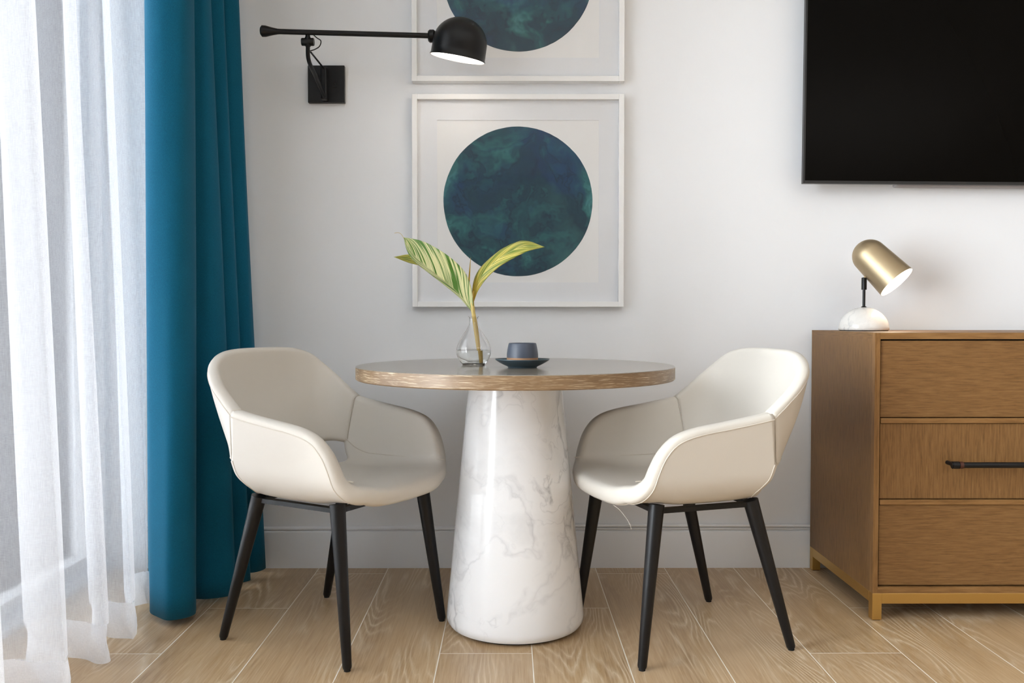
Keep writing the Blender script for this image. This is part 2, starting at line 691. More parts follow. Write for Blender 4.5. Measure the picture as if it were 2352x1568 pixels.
# sheer: single cloth with three turned-back folds; (image pixel column, depth, sway in pixels) from the far end to the near end
bot = []
top = []
sh = [(338, 2.68, 0), (325, 2.68, 4), (305, 2.66, 20), (283, 2.62, 30), (281, 2.55, 38), (292, 2.47, 44), (303, 2.42, 48), (299, 2.385, 48), (275, 2.385, 48), (245, 2.40, 50), (218, 2.415, 52), (203, 2.40, 54),
      (206, 2.35, 54), (222, 2.285, 56), (237, 2.25, 58), (234, 2.215, 58), (205, 2.22, 60), (165, 2.245, 60), (120, 2.265, 62), (75, 2.26, 62), (52, 2.23, 62), (60, 2.16, 62), (90, 2.09, 66), (125, 2.045, 68), (146, 2.015, 70),
      (143, 1.975, 70), (110, 1.97, 70), (60, 1.98, 70), (5, 1.985, 70), (-40, 1.97, 70), (-52, 1.92, 70), (-25, 1.86, 70), (-5, 1.81, 70), (-20, 1.77, 70), (-80, 1.76, 70), (-150, 1.76, 70)]
for px, y, sw_ in sh:
    bot.append(((px - 1170) / 2020 * y, y))
    top.append(((px - 1.35 * sw_ - 1170) / 2020 * (y + .01), y + .01))
sheer = thing('sheer_curtain', 'white sheer curtain hanging in soft folds in front of the glass door', 'curtain', (0, 0, 0))
curtain('sheer_fabric', top, bot, 2.56, .11, m_sheer, sheer, thick=0)
# hem: doubled band at the foot of the sheer, continues the cloth down to the floor
hb = [(T0[0] + (B0[0] - T0[0]) * 1.0, B0[1]) for T0, B0 in zip(top, bot)]
ht_ = [(T0[0] + (B0[0] - T0[0]) * (2.56 - .11) / (2.56 - .012), T0[1] + (B0[1] - T0[1])) for T0, B0 in zip(top, bot)]
curtain('hem', bot, [(x + .003, y) for x, y in bot], .112, .012, m_hem, sheer, nz=4, thick=0)
b = new(); box(b, -1.24, OY0, 2.56, -1.0, 3.08, 2.62)
struct('trim_1', b, m_ceil, smooth=False)


# ------------------------------------------------------------------ dining table
TX, TY, TZ, TR = .0168, 2.537, .753, .4545
table = thing('dining_table', 'round grey oak table on a white marble cone pedestal, between the two chairs', 'table', (TX, TY, 0))
b = new()
lathe(b, [(0, TZ - .037), (TR - .003, TZ - .037), (TR, TZ - .034), (TR, TZ - .0015)], 160, mi=1)
lathe(b, [(TR, TZ - .0015), (TR - .0015, TZ), (0, TZ)], 160, mi=0)
bmesh.ops.remove_doubles(b, verts=b.verts, dist=1e-5)
link('tabletop', b, [m_ttop, m_tedge], table)
b = new()
pr = [(0, .006), (.178, .006), (.190, .010), (.1965, .020), (.1985, .034)]
for k in range(1, 9):
    t = k / 8
    pr.append((.1985 + (.1325 - .1985) * t, .034 + (.7155 - .034) * t))
pr.append((0, .7155))
lathe(b, pr, 128)
link('pedestal', b, m_marble, table)
b = new(); lathe(b, [(0, 0), (.170, 0), (.170, .0065), (0, .0065)], 64)
link('foot_ring', b, m_pad, table)


# ------------------------------------------------------------------ armchair
def interp(tab, t):
    """smooth interpolation through a table of tuples, t in 0..1 by index-chord length"""
    key = id(tab)
    if key not in interp.c:
        P = cat([tuple(p) + (0,) * (3 - len(p)) for p in tab], 10)
        L = [0]
        for a, c in zip(P[:-1], P[1:]):
            L.append(L[-1] + (c - a).length)
        interp.c[key] = (P, L)
    P, L = interp.c[key]
    d = max(0, min(1, t)) * L[-1]
    lo, hi = 0, len(L) - 1
    while hi - lo > 1:
        mid = (lo + hi) // 2
        if L[mid] <= d:
            lo = mid
        else:
            hi = mid
    s = (d - L[lo]) / max(1e-9, L[hi] - L[lo])
    return P[lo].lerp(P[hi], s)


interp.c = {}

ARC_R, FLAT, PHI, MIDZ = .075, .152, math.radians(81), .425


def umap(a, x):
    """arc position a (signed) and fore-aft x -> point on the mid surface of the bucket"""
    s = 1 if a >= 0 else -1
    a = abs(a)
    La = ARC_R * PHI
    if a <= FLAT:
        y, z = a, MIDZ
    elif a <= FLAT + La:
        th = (a - FLAT) / ARC_R
        y, z = FLAT + ARC_R * math.sin(th), MIDZ + ARC_R * (1 - math.cos(th))
    else:
        d = a - FLAT - La
        y = FLAT + ARC_R * math.sin(PHI) + d * math.cos(PHI)
        z = MIDZ + ARC_R * (1 - math.cos(PHI)) + d * math.sin(PHI)
    # the arms toe slightly in at the front, the seat sags and rolls down at its front edge
    wseat = max(0.0, 1 - (a / .21) ** 2)
    z += wseat * (.006 - .010 * math.exp(-((x - .0) / .12) ** 2))
    z += .012 * min(1, (a / .16)) ** 3 * max(0, 1 - abs(a - .16) / .09) * (1 if x > .1 else 0) * min(1, max(0, (x - .1) / .1))
    if x > .16:
        z -= .08 * (x - .16) ** 2 / .1 * max(0, 1 - a / .30)
    return Vector((x, s * y, z))


FRONT = [(0, .252), (.07, .251), (.12, .247), (.160, .238), (.190, .227), (.215, .216), (.240, .205), (.275, .194), (.312, .178), (.343, .152), (.360, .118), (.371, .070), (.381, .0), (.392, -.07), (.402, -.125)]
REAR = [(0, -.195), (.06, -.190), (.11, -.172), (.15, -.140), (.18, -.110), (.205, -.104), (.225, -.114), (.247, -.130), (.2805, -.140)]


def bucket_mid(t, q):
    s = 1 if t >= 0 else -1
    F = interp(FRONT, abs(t))
    R = interp(REAR, abs(t))
    a = R.x + (F.x - R.x) * q
    x = R.y + (F.y - R.y) * q
    return umap(s * a, x)


def bucket_h(t, q):
    c = max(0.0, 1 - (abs(t) / .55) ** 2)
    return .0185 + .0065 * c


BT = [(-.288, 0, .787), (-.287, .08, .786), (-.281, .135, .781), (-.268, .18, .766), (-.248, .212, .739), (-.211, .233, .703), (-.165, .2415, .664), (-.125, .2462, .6325)]
BB = [(-.224, 0, .522), (-.220, .07, .522), (-.211, .12, .521), (-.196, .16, .520), (-.180, .19, .520), (-.162, .210, .517), (-.150, .222, .514), (-.140, .2272, .5135)]


def back_mid(t, q):
    s = 1 if t >= 0 else -1
    T_ = interp(BT, abs(t))
    B_ = interp(BB, abs(t))
    p = B_.lerp(T_, q)
    bulge = .020 * math.sin(PI * q) * (1 - abs(t) ** 2)
    return Vector((p.x - bulge, s * p.y, p.z))


def back_h(t, q):
    return .0185 - .002 * min(1, (1 - abs(t)) * 6)


def shell(fn, hf, nt=96, nq=26, nr=6):
    """closed padded shell around a mid surface; returns bmesh, loops and the outer-rim point lists"""
    bm = new()
    e = 1e-3
    loops = []
    seamA, seamB, seamC = [], [], []
    for i in range(nt + 1):
        t = -1 + 2 * i / nt
        te = max(-1 + e, min(1 - e, t))
        outer, inner = [], []

        def nrm(q):
            qa, qb = max(0, q - e), min(1, q + e)
            du = fn(te + e, q) - fn(te - e, q)
            dv = fn(te, qb) - fn(te, qa)
            return du.cross(dv).normalized(), dv.normalized()
        pts = []
        frames = []
        for j in range(nq + 1):
            q = j / nq
            n_, d_ = nrm(q)
            frames.append((fn(t, q), n_, d_, hf(t, q)))
        loop = []
        for M_, n_, d_, h in frames:                       # side +n
            loop.append(M_ + n_ * h)
        M_, n_, d_, h = frames[-1]
        # perpendicular-to-boundary direction at the far end
        bt = (fn(min(1, t + e), 1) - fn(max(-1, t - e), 1)).normalized()
        out = bt.cross(n_).normalized()
        if out.dot(d_) < 0:
            out = -out
        for k in range(1, nr):
            a = PI / 2 - PI * k / nr
            ca, sa = math.cos(a), math.sin(a)
            loop.append(M_ + out * (h * abs(ca) ** .75 * .85) + n_ * (h * (abs(sa) ** .8) * (1 if sa > 0 else -1)))
        for M2, n2, d2, h2 in reversed(frames):
            loop.append(M2 - n2 * h2)
        M_, n_, d_, h = frames[0]
        bt = (fn(min(1, t + e), 0) - fn(max(-1, t - e), 0)).normalized()
        out = bt.cross(n_).normalized()
        if out.dot(d_) > 0:
            out = -out
        for k in range(1, nr):
            a = -PI / 2 + PI * k / nr
            ca, sa = math.cos(a), math.sin(a)
            loop.append(M_ + out * (h * abs(ca) ** .75 * .85) + n_ * (h * (abs(sa) ** .8) * (1 if sa > 0 else -1)))
        loops.append([bm.verts.new(p) for p in loop])
    n = len(loops[0])
    for A, B in zip(loops[:-1], loops[1:]):
        for k in range(n):
            bm.faces.new((A[k], A[(k + 1) % n], B[(k + 1) % n], B[k]))
    bm.faces.new(loops[0][::-1])
    bm.faces.new(loops[-1])
    co = [[v.co.copy() for v in L] for L in loops]
    return bm, co


def make_chair():
    root = thing('dining_armchair', '', 'chair')
    nq, nr = 26, 6
    bm, co = shell(bucket_mid, bucket_h, 120, nq, nr)
    seat = link('seat_bucket', bm, m_leather, root, angle=PI * .6)
    # which side is the outside?  compare z of centre loop
    c = co[len(co) // 2]
    iA, iB = nq, nq + nr                      # rim start (+n side) and rim end (-n side) at the front/top edge
    o_idx = iA if c[iA].z < c[iB].z else iB
    in_idx = iB if o_idx == iA else iA
    sm = new()
    tube(sm, [L[o_idx] for L in co], .0016, 6)
    ro = 0 if o_idx == iA else 2 * nq + nr
    tube(sm, [L[ro] for L in co], .0014, 6)
    # seam between seat pad and arm panel, on the inside face
    for sg in (-1, 1):
        P = []
        for j in range(41):
            q = j / 40
            x = .236 - .376 * q
            a = .236 + .0445 * max(0, (q - .72) / .28) ** 1.6
            p = umap(sg * a, x)
            n_ = (umap(sg * (a + 1e-3), x) - umap(sg * (a - 1e-3), x)).cross(umap(sg * a, x + 1e-3) - umap(sg * a, x - 1e-3)).normalized()
            if n_.y * sg > 0:
                n_ = -n_
            P.append(p + n_ * .0198)
        tube(sm, P, .0013, 6)
    link('seam', sm, m_seam, seat)
    bm, cb = shell(back_mid, back_h, 80, 20, nr)
    back = link('backrest', bm, m_leather, root, angle=PI * .6)
    sm = new()
    c = cb[len(cb) // 2]
    iA, iB = 20, 20 + nr
    ob = iA if c[iA].x < c[iB].x else iB
    tube(sm, [L[ob] for L in cb], .0016, 6)
    r2 = 0 if ob == iA else 2 * 20 + nr
    tube(sm, [L[r2] for L in cb], .0014, 6)
    for L in (cb[0], cb[-1]):
        tube(sm, [p for p in L] + [L[0]], .0010, 6)
    link('seam', sm, m_seam, back)
    # metal frame under the seat
    fb = new()
    cr = [(.165, -.178), (.165, .178), (-.120, .178), (-.120, -.178)]
    for k in range(4):
        (x0, y0), (x1, y1) = cr[k], cr[(k + 1) % 4]
        if x0 == x1:
            box(fb, x0 - .010, min(y0, y1), .388, x0 + .010, max(y0, y1), .400)
        else:
            box(fb, min(x0, x1), y0 - .010, .388, max(x0, x1), y0 + .010, .400)
    link('seat_frame', fb, m_black, root, smooth=False)
    for (x1, y1), (x0, y0) in (((.168, .184), (.221, .2115)), ((.168, -.184), (.221, -.2115)), ((-.112, .180), (-.221, .2115)), ((-.112, -.180), (-.221, -.2115))):
        lb = new()
        A, B = Vector((x0, y0, .006)), Vector((x1, y1, .412 if x1 > 0 else .405))
        tube(lb, [A, A.lerp(B, .012), A.lerp(B, .5), B], [.0105, .0120, .0163, .0205], 24)
        leg = link('leg', lb, m_black_leg, root, angle=math.radians(30))
        lb = new(); d = (B - A).normalized()
        tube(lb, [Vector((x0, y0, 0)), A + d * .002], .0085, 16)
        link('foot_pad', lb, m_pad, leg, angle=math.radians(30))
    return root


def dup(o, parent=None):
    c = o.copy()
    COL.objects.link(c)
    if parent:
        c.parent = parent
    for ch in list(o.children):
        dup(ch, c)
    return c


chair = make_chair()
chair.location = (-.4953, 2.487, 0)
chair.rotation_euler = (0, 0, math.radians(-29.8))
chair['label'] = 'ivory leatherette armchair with black legs, in front of the teal drape'
chair['group'] = 'ivory armchairs at the round table'
chair2 = dup(chair)
chair2.location = (.480, 2.465, 0)
chair2.rotation_euler = (0, 0, PI + math.radians(17.9))
b = new()
tube(b, cat([(.262, .125, .405), (.255, .150, .396), (.240, .165, .372), (.232, .172, .350)], 6), .0005, 6)
link('loose_thread', b, m_seam, chair2)
chair2['label'] = 'ivory leatherette armchair with black legs, beside the brown dresser'


# ------------------------------------------------------------------ vase, water, leaves
VX, VY = -.1035, 2.545
vase = thing('bud_vase', 'clear glass teardrop vase half full of water on the round table', 'vase', (VX, VY, TZ))
out = [(.0, 0), (.028, 0), (.033, .002), (.041, .012), (.0480, .026), (.0500, .040), (.0480, .055), (.0400, .073), (.0290, .090), (.0190, .105), (.0135, .118), (.0120, .128), (.0125, .136), (.0150, .1395), (.0155, .1405)]
inn = [(.0145, .1405), (.0138, .139), (.0112, .135), (.0106, .128), (.0120, .118), (.0174, .105), (.0274, .090), (.0384, .073), (.0463, .055), (.0483, .040), (.0462, .027), (.0385, .015), (.028, .0085), (.012, .0075), (0, .008)]


def smooth_prof(p, sub=5):
    return [(max(0, q.x), q.y) for q in cat([(r, z, 0) for r, z in p], sub)]


b = new(); lathe(b, smooth_prof(out) + smooth_prof(inn), 72)
link('glass_body', b, m_glass, vase, angle=PI)
b = new()
wp = [(0, .0082)] + [(r + .0004, z) for r, z in [(.012, .0077), (.028, .0086), (.0385, .0151), (.0462, .027), (.0483, .040), (.0481, .0435)]]
lathe(b, smooth_prof(wp, 4) + [(.0470, .0430), (0, .0430)], 72)
link('water', b, m_water, vase, angle=math.radians(50))


def pix(x, y, Y):
    """point at depth Y on the ray through photograph pixel (x, y)"""
    p = math.atan(55 / 2020); ya = math.atan(6 / 2020)
    c_, s_ = math.cos(p), math.sin(p)
    fw = Vector((math.sin(ya) * c_, math.cos(ya) * c_, -s_))
    rt = Vector((math.cos(ya), -math.sin(ya), 0))
    up = rt.cross(fw)
    d = fw + rt * ((x - 1176) / 2020) + up * ((784 - y) / 2020)
    return Vector((0, 0, .89)) + d * (Y / d.y)


def leaf_material(name, pale, green, amber, seed):
    m = mat(name, rough=.38)
    g = N(m)
    uv = g.n('ShaderNodeUVMap').outputs[0]
    u, v_, _ = g.sep(uv)
    # u: 0 = midrib, +-1 margin ; v: 0..1 base to tip.  stripes leave the midrib at a slant
    au = g.math('ABSOLUTE', g.math('SUBTRACT', g.math('MULTIPLY', u, 2.0), 1.0))
    k = g.math('SUBTRACT', g.math('MULTIPLY', v_, 3.2), g.math('MULTIPLY', au, 1.15))
    q = g.comb(g.math('MULTIPLY', k, 6.5), g.math('MULTIPLY', v_, 1.3), float(seed))
    n1 = g.noise(q, 1.0, 2.5, .6)
    n2 = g.noise(g.comb(g.math('MULTIPLY', k, 26.0), g.math('MULTIPLY', v_, 2.0), float(seed) + 3.0), 1.0, 2, .5)
    f = g.ramp(n1, [(0.47, 0.0), (0.53, 1.0)])
    f2 = g.ramp(n2, [(0.56, 0.0), (0.62, 1.0)])
    c = g.mix(f, pale, green)
    c = g.mix(g.math('MULTIPLY', f2, .55), c, tuple(x * .75 for x in green))
    c = g.mix(g.ramp(v_, [(0.0, 1.0), (0.32, 0.0)]), c, amber, 'MIX') if amber else c
    c = g.mix(g.ramp(au, [(0.0, .8), (0.05, 0.0)]), c, (0.62, 0.62, 0.28))
    g.base(c)
    g.b.inputs['Subsurface Weight'].default_value = 0
    tr = g.n('ShaderNodeBsdfTranslucent')
    g.put(tr.inputs[0], c)
    mx = g.n('ShaderNodeMixShader')
    mx.inputs[0].default_value = .30
    outn = [x for x in g.t.nodes if x.type == 'OUTPUT_MATERIAL'][0]
    g.t.links.new(g.b.outputs[0], mx.inputs[1])
    g.t.links.new(tr.outputs[0], mx.inputs[2])
    g.t.links.new(mx.outputs[0], outn.inputs[0])
    return m


GREEN = (0.10, 0.25, 0.028)
m_leaf = leaf_material('variegated_leaf', (0.86, 0.84, 0.46), GREEN, None, 2)
m_leaf_y = leaf_material('yellow_variegated_leaf', (0.78, 0.66, 0.16), (0.22, 0.30, 0.05), (0.62, 0.40, 0.04), 7)
m_stem = mat('ochre_stem', (0.55, 0.36, 0.09), .45)
g = N(m_stem)
g.base(g.ramp(g.noise(g.scale(g.coord(), (30, 30, 9)), 1.0, 3, .6), [(0.35, (0.62, 0.48, 0.16)), (0.6, (0.58, 0.36, 0.07)), (0.75, (0.42, 0.16, 0.05))]))


def leaf(name, mid, left, right, m, parent, nl=36, nw=7, curl=.0):
    """mid/left/right: lists of 3D points from base to tip"""
    Mm, L_, R_ = cat(mid, 8), cat(left, 8), cat(right, 8)
    bm = new()
    uvl = bm.loops.layers.uv.new('UVMap')
    rows = []
    for i in range(nl + 1):
        t = i / nl
        a, c_, d = lerp_path(L_, t), lerp_path(Mm, t), lerp_path(R_, t)
        row = []
        for j in range(-nw, nw + 1):
            s = abs(j) / nw
            e_ = a if j < 0 else d
            p = c_.lerp(e_, s)
            p = p + Vector((0, -1, 0)) * (curl * math.sin(PI * s) * (c_ - e_).length) + Vector((0, -.0012, 0)) * math.sin(s * 9 + t * 2)
            row.append((bm.verts.new(p), (.5 + .5 * j / nw, t)))
        rows.append(row)
    for A, B in zip(rows[:-1], rows[1:]):
        for k in range(len(A) - 1):
            quad = [A[k], A[k + 1], B[k + 1], B[k]]
            f = bm.faces.new([q[0] for q in quad])
            for lp, q in zip(f.loops, quad):
                lp[uvl].uv = q[1]
    o = link(name, bm, m, parent, angle=PI)
    sm = o.modifiers.new('thickness', 'SOLIDIFY')
    sm.thickness = .0006
    sm.offset = 0
    return o


plant = thing('leaf_stem', 'cut stem with striped green and yellow leaves standing in the glass vase', 'plant', (VX, VY, TZ))
plant_inv = Matrix.Translation(-Vector((VX, VY, TZ)))
LY = VY


def PL(pts):
    """pixel list (x, y, dY) -> points local to the plant"""
    return [tuple(pix(x, y, LY + d) - Vector((VX, VY, TZ))) for x, y, d in pts]


b = new()
pp = cat(PL([(1102, 832, -.004), (1099, 800, -.002), (1093, 755, 0), (1088, 722, .002), (1084, 705, .003)]), 6)
tube(b, pp, [.0044 + .0022 * math.sin(PI * k / (len(pp) - 1)) ** 2 + .0006 * k / len(pp) for k in range(len(pp))], 14)
link('stem', b, m_stem, plant)
b = new()
pp = cat(PL([(1087, 716, .0), (1085, 690, -.002), (1087, 668, -.002)]), 6)
tube(b, pp, [.0058 - .0028 * k / (len(pp) - 1) for k in range(len(pp))], 12)
link('leaf_sheath', b, m_stem, plant)
# big left leaf
leaf('leaf',
     PL([(1085, 715, 0), (1062, 683, 0), (1030, 653, 0), (995, 625, 0), (962, 597, 0), (941, 573, 0), (928, 545, 0)]),
     PL([(1083, 715, .004), (1056, 684, .012), (1020, 654, .020), (985, 627, .024), (952, 601, .020), (935, 576, .012), (927, 545, 0)]),
     PL([(1088, 715, 0), (1084, 668, -.020), (1071, 630, -.032), (1045, 600, -.036), (1008, 573, -.032), (968, 553, -.016), (928, 545, 0)]),
     m_leaf, plant, curl=-.12)
# right arching leaf
leaf('leaf',
     PL([(1085, 700, 0), (1092, 664, -.004), (1108, 632, -.012), (1135, 603, -.022), (1168, 580, -.030), (1205, 566, -.036), (1251, 567, -.040)]),
     PL([(1084, 700, 0), (1086, 655, .006), (1098, 622, .010), (1126, 592, .010), (1162, 566, .006), (1205, 552, -.006), (1251, 567, -.040)]),
     PL([(1086, 700, 0), (1098, 668, -.012), (1120, 637, -.024), (1148, 612, -.034), (1178, 594, -.042), (1212, 577, -.046), (1251, 567, -.040)]),
     m_leaf_y, plant, curl=.06)
# leaf behind, pointing left
leaf('leaf',
     PL([(1082, 712, .01), (1050, 668, .03), (1010, 630, .045), (975, 606, .05), (940, 596, .05), (905, 590, .045)]),
     PL([(1081, 712, .01), (1046, 672, .03), (1003, 637, .045), (968, 612, .05), (938, 603, .05), (905, 590, .045)]),
     PL([(1083, 712, .01), (1054, 660, .03), (1015, 622, .045), (976, 592, .05), (940, 584, .05), (905, 590, .045)]),
     m_leaf_y, plant)
b = new()
pp = cat(PL([(1077, 690, .004), (1077, 650, .004), (1079, 620, .004), (1081, 591, .004)]), 6)
tube(b, pp, [.0034 * (1 - k / (len(pp) - 1)) ** .8 + .0003 for k in range(len(pp))], 10)
link('leaf_bud', b, m_leaf_y, plant)
b = new()
tube(b, cat(PL([(928, 548, 0), (922, 538, 0), (915, 534, 0), (906, 535, 0)]), 6), .0006, 6)
link('leaf_tip', b, m_stem, plant)

# ------------------------------------------------------------------ saucer and cup
CX, CY = .0358, 2.412
b = new()
sp = [(0, .0015), (.036, .0), (.0395, 0), (.041, .003), (.052, .008), (.064, .0145), (.0725, .0200), (.0745, .0222), (.0742, .0238), (.0725, .0238), (.064, .0190), (.052, .0162), (.045, .0160), (0, .0160)]
lathe(b, sp, 96)
o = link('saucer', b, m_saucer, angle=math.radians(50))
o.location = (CX, CY, TZ)
o['label'] = 'dark teal ceramic saucer on the round table, under the small cup'
o['category'] = 'saucer'
cup = thing('cup', 'slate blue ceramic cup without a handle, standing on the dark saucer', 'cup', (CX, CY, TZ + .0162))
b = new()
lathe(b, [(.0432, .0110), (.0430, .020), (.0418, .030), (.0400, .040), (.0384, .047), (.0374, .0500), (.0367, .0509), (.0357, .0500), (.0368, .046), (.0388, .038), (.0400, .028), (.0405, .014), (.036, .009), (0, .008)], 96)
link('cup_body', b, m_cup, cup, angle=math.radians(60))
b = new()
lathe(b, [(0, .001), (.036, .0), (.041, .0012), (.0429, .0045), (.0432, .0112), (.0405, .0112), (0, .0078)], 96)
o = link('unglazed_foot', b, m_clay, cup, angle=math.radians(60))
o['label'] = 'bare terracotta foot band'


# ------------------------------------------------------------------ framed prints
def art_material(seed, cx, cz):
    m = mat('watercolour_wash', rough=.65)
    g = N(m)
    P = g.scale(g.coord('Object'), (1, 1, 1), (seed * 3.1, 0, seed * 1.7))
    wp_ = g.noise(P, 5, 4, .6, 0, 'Color')
    Q = g.vmath('ADD', P, g.vmath('MULTIPLY', g.vmath('SUBTRACT', wp_, (.5, .5, .5)), (.30, .30, .30)))
    n1 = g.noise(Q, 5.0, 5, .62, .6)
    c = g.ramp(n1, [(0.30, (0.004, 0.016, 0.045)), (0.42, (0.006, 0.040, 0.075)), (0.52, (0.010, 0.070, 0.100)), (0.60, (0.024, 0.140, 0.155)), (0.70, (0.07, 0.27, 0.28))])
    n2 = g.noise(g.vmath('ADD', Q, (4.0, 2.0, 7.0)), 4.2, 3, .5)
    c = g.mix(g.ramp(n2, [(0.52, 0.0), (0.68, .75)]), c, (0.010, 0.045, 0.16))
    edge = g.ramp(g.math('ABSOLUTE', g.math('SUBTRACT', n1, .47)), [(0.0, .8), (0.012, .25), (0.035, 0.0)])
    c = g.mix(edge, c, (0.004, 0.016, 0.05))
    n3 = g.noise(g.vmath('ADD', Q, (9.0, 5.0, 1.0)), 3.0, 3, .5)
    c = g.mix(g.ramp(n3, [(0.56, 0.0), (0.72, .7)]), c, (0.05, 0.19, 0.19) if seed == 1 else (0.10, 0.30, 0.30))
    gr = g.noise(P, 260, 2, .6)
    c = g.mix(g.math('MULTIPLY', gr, .18), c, (0.10, 0.20, 0.22))
    g.base(c)
    return m


def framed_print(cx, cz, seed, label):
    W2 = .3705
    root = thing('framed_print', label, 'picture', (cx, WY, cz), 0, 'framed circle prints above the table')
    D = .036
    b = new()
    fw = .0185
    for s in (-1, 1):
        box(b, s * W2 - (fw if s > 0 else 0), -D, -W2, s * W2 + (fw if s < 0 else 0), -.002, W2)
        x0, x1 = -W2 + fw, W2 - fw
        z0, z1 = (W2 - fw, W2) if s > 0 else (-W2, -W2 + fw)
        box(b, x0, -D, z0, x1, -.002, z1)
    link('frame', b, m_white_frame, root, smooth=False, bevel=.0012)
    i = W2 - fw
    b = new(); box(b, -i, -.012, -i, i, -.004, i)
    link('backing_board', b, m_mount, root, smooth=False)
    # window mount: board with a square opening
    b = new()
    a = .284
    y0, y1 = -.0165, -.012
    box(b, -i, y0, -i, -a, y1, i); box(b, a, y0, -i, i, y1, i); box(b, -a, y0, a, a, y1, i); box(b, -a, y0, -i, a, y1, -a)
    link('mount', b, m_mount, root, smooth=False)
    b = new(); box(b, -a, -.0135, -a, a, -.0122, a)
    link('print_paper', b, m_paper, root, smooth=False)
    b = new()
    n = 220
    ring = []
    for k in range(n):
        t = 2 * PI * k / n
        r = .2622 + .0012 * noise.noise(Vector((math.cos(t) * 3 + seed, math.sin(t) * 3, seed))) + .0005 * noise.noise(Vector((math.cos(t) * 20, math.sin(t) * 20, seed)))
        ring.append((r * math.cos(t), r * math.sin(t)))
    f0 = [b.verts.new((x, -.0139, z)) for x, z in ring]
    b.faces.new(f0)
    f1 = [b.verts.new((x, -.0136, z)) for x, z in ring]
    for k in range(n):
        b.faces.new((f0[k], f0[(k + 1) % n], f1[(k + 1) % n], f1[k]))
    link('watercolour_circle', b, art_material(seed, 0, 0), root, smooth=False)
    b = new(); box(b, -i, -.0265, -i, i, -.0245, i)
    link('glass', b, m_print_glass, root, smooth=False)
    return root


framed_print(.0303, 1.2977, 1, 'white framed dark teal circle print, the whole picture above the table')
framed_print(.0303, 1.2977 + .785, 2, 'white framed teal circle print cut off by the top edge, behind the black lamp head')


# ------------------------------------------------------------------ wall lamp
wl = thing('wall_lamp', 'black swing arm wall lamp with dome shade over the prints', 'lamp', (-.6407, WY, 1.706))
org = Vector((-.6407, WY, 1.706))


def WP(x, y, Y):
    return pix(x, y, Y) - org


b = new(); box(b, -.0640, -.020, -.0645, .0640, -.0005, .0645)
pl = link('wall_plate', b, m_black, wl, smooth=False, bevel=.0015)
b = new()
box(b, .024, -.023, -.012, .036, -.0205, .010)
lathe(b, [(.0028, 0), (.0028, .006), (.0, .0075)], 16, Matrix.Translation((.030, -.0225, -.001)) @ Matrix.Rotation(PI / 2, 4, 'X'))
link('switch', b, m_black, pl, smooth=False)
b = new(); box(b, -.013, -.052, -.060, .008, -.0205, .052)
link('knuckle', b, m_black, wl, smooth=False, bevel=.004)
P0, P1, P2, P3 = WP(746, 224, 3.075), WP(725, 175, 2.98), WP(709, 138, 2.90), WP(707, 100, 2.88)
b = new(); tube(b, cat([P0, P1, P2, P3], 10), .0068, 16)
link('bracket_arm', b, m_black, wl)
b = new(); tube(b, [WP(743, 156, 3.07), WP(714, 120, 2.90)], .0030, 10)
link('brace_rod', b, m_black, wl)
b = new()
pv = WP(707, 92, 2.88)
lathe(b, [(0, -.020), (.0090, -.020), (.0105, -.014), (.0105, .004), (.0075, .012), (.0075, .024), (0, .024)], 24, Matrix.Translation(pv))
lathe(b, [(0, -.020), (.0115, -.020), (.0125, -.018), (.0125, .018), (.0115, .020), (0, .020)], 24, Matrix.Translation(pv + Vector((0, 0, -.006))) @ Matrix.Rotation(PI / 2, 4, 'Y'))
link('pivot', b, m_black, wl)
b = new()
tube(b, cat([WP(720, 80, 2.88), WP(728, 87, 2.878), WP(737, 94, 2.876), (WP(734, 106, 2.876)), WP(724, 113, 2.88), WP(712, 117, 2.885)], 8), .0018, 8)
link('cable_loop', b, m_black, wl)
bl, br = WP(606, 71.5, 2.875), WP(984, 82, 2.875)
b = new()
dv = (br - bl)
pts = [bl + dv * t for t in (-.022, -.019, -.010, .012, .05, .085, .1, .5, 1.0)]
tube(b, pts, [.004, .0125, .0182, .0178, .0125, .0090, .0085, .0085, .0085], 24)
link('balance_arm', b, m_black, wl)
# shade
ctr = (WP(988, 122, 2.875) + WP(1114, 145, 2.875)) * .5
xd = (WP(1114, 145, 2.875) - WP(988, 122, 2.875)).normalized()
tilt = math.radians(9)
yd = Vector((0, math.cos(tilt), math.sin(tilt)))
yd = (yd - xd * yd.dot(xd)).normalized()
zd = xd.cross(yd).normalized()
if zd.z < 0:
    zd = -zd
M = Matrix((( xd.x, yd.x, zd.x, ctr.x), (xd.y, yd.y, zd.y, ctr.y), (xd.z, yd.z, zd.z, ctr.z), (0, 0, 0, 1)))
R0 = .0885
pr = [(R0 + .0022, -.002), (R0 + .0022, .0012), (R0, .004), (R0 * .995, .025)]
for k in range(0, 13):
    a = PI / 2 * k / 12
    pr.append((R0 * .99 * math.cos(a), .045 + R0 * .93 * math.sin(a)))
pin = [(max(0, r - .002), z - .0016) for r, z in pr[3:]][::-1]
b = new(); lathe(b, pr, 72, M)
shade = link('dome_shade', b, m_black, wl, angle=math.radians(40))
m_inner = mat('white_reflector', (.9, .88, .85), .4)
b = new(); lathe(b, pin + [(R0 - .0015, -.0015), (R0 + .0020, -.0022)], 72, M)
link('reflector', b, m_inner, shade, angle=math.radians(40))
b = new(); lathe(b, [(0, .010), (R0 - .004, .010), (R0 - .004, .014), (0, .014)], 48, M)
link('diffuser', b, m_bulb_wall, shade, smooth=False)
nb = WP(992, 83, 2.875)
b = new()
lathe(b, [(0, -.012), (.016, -.012), (.0205, -.007), (.0205, .006), (.015, .012), (0, .012)], 32, Matrix.Translation(nb) @ Matrix.Rotation(PI / 2, 4, 'Y'))
link('shade_collar', b, m_black, wl)

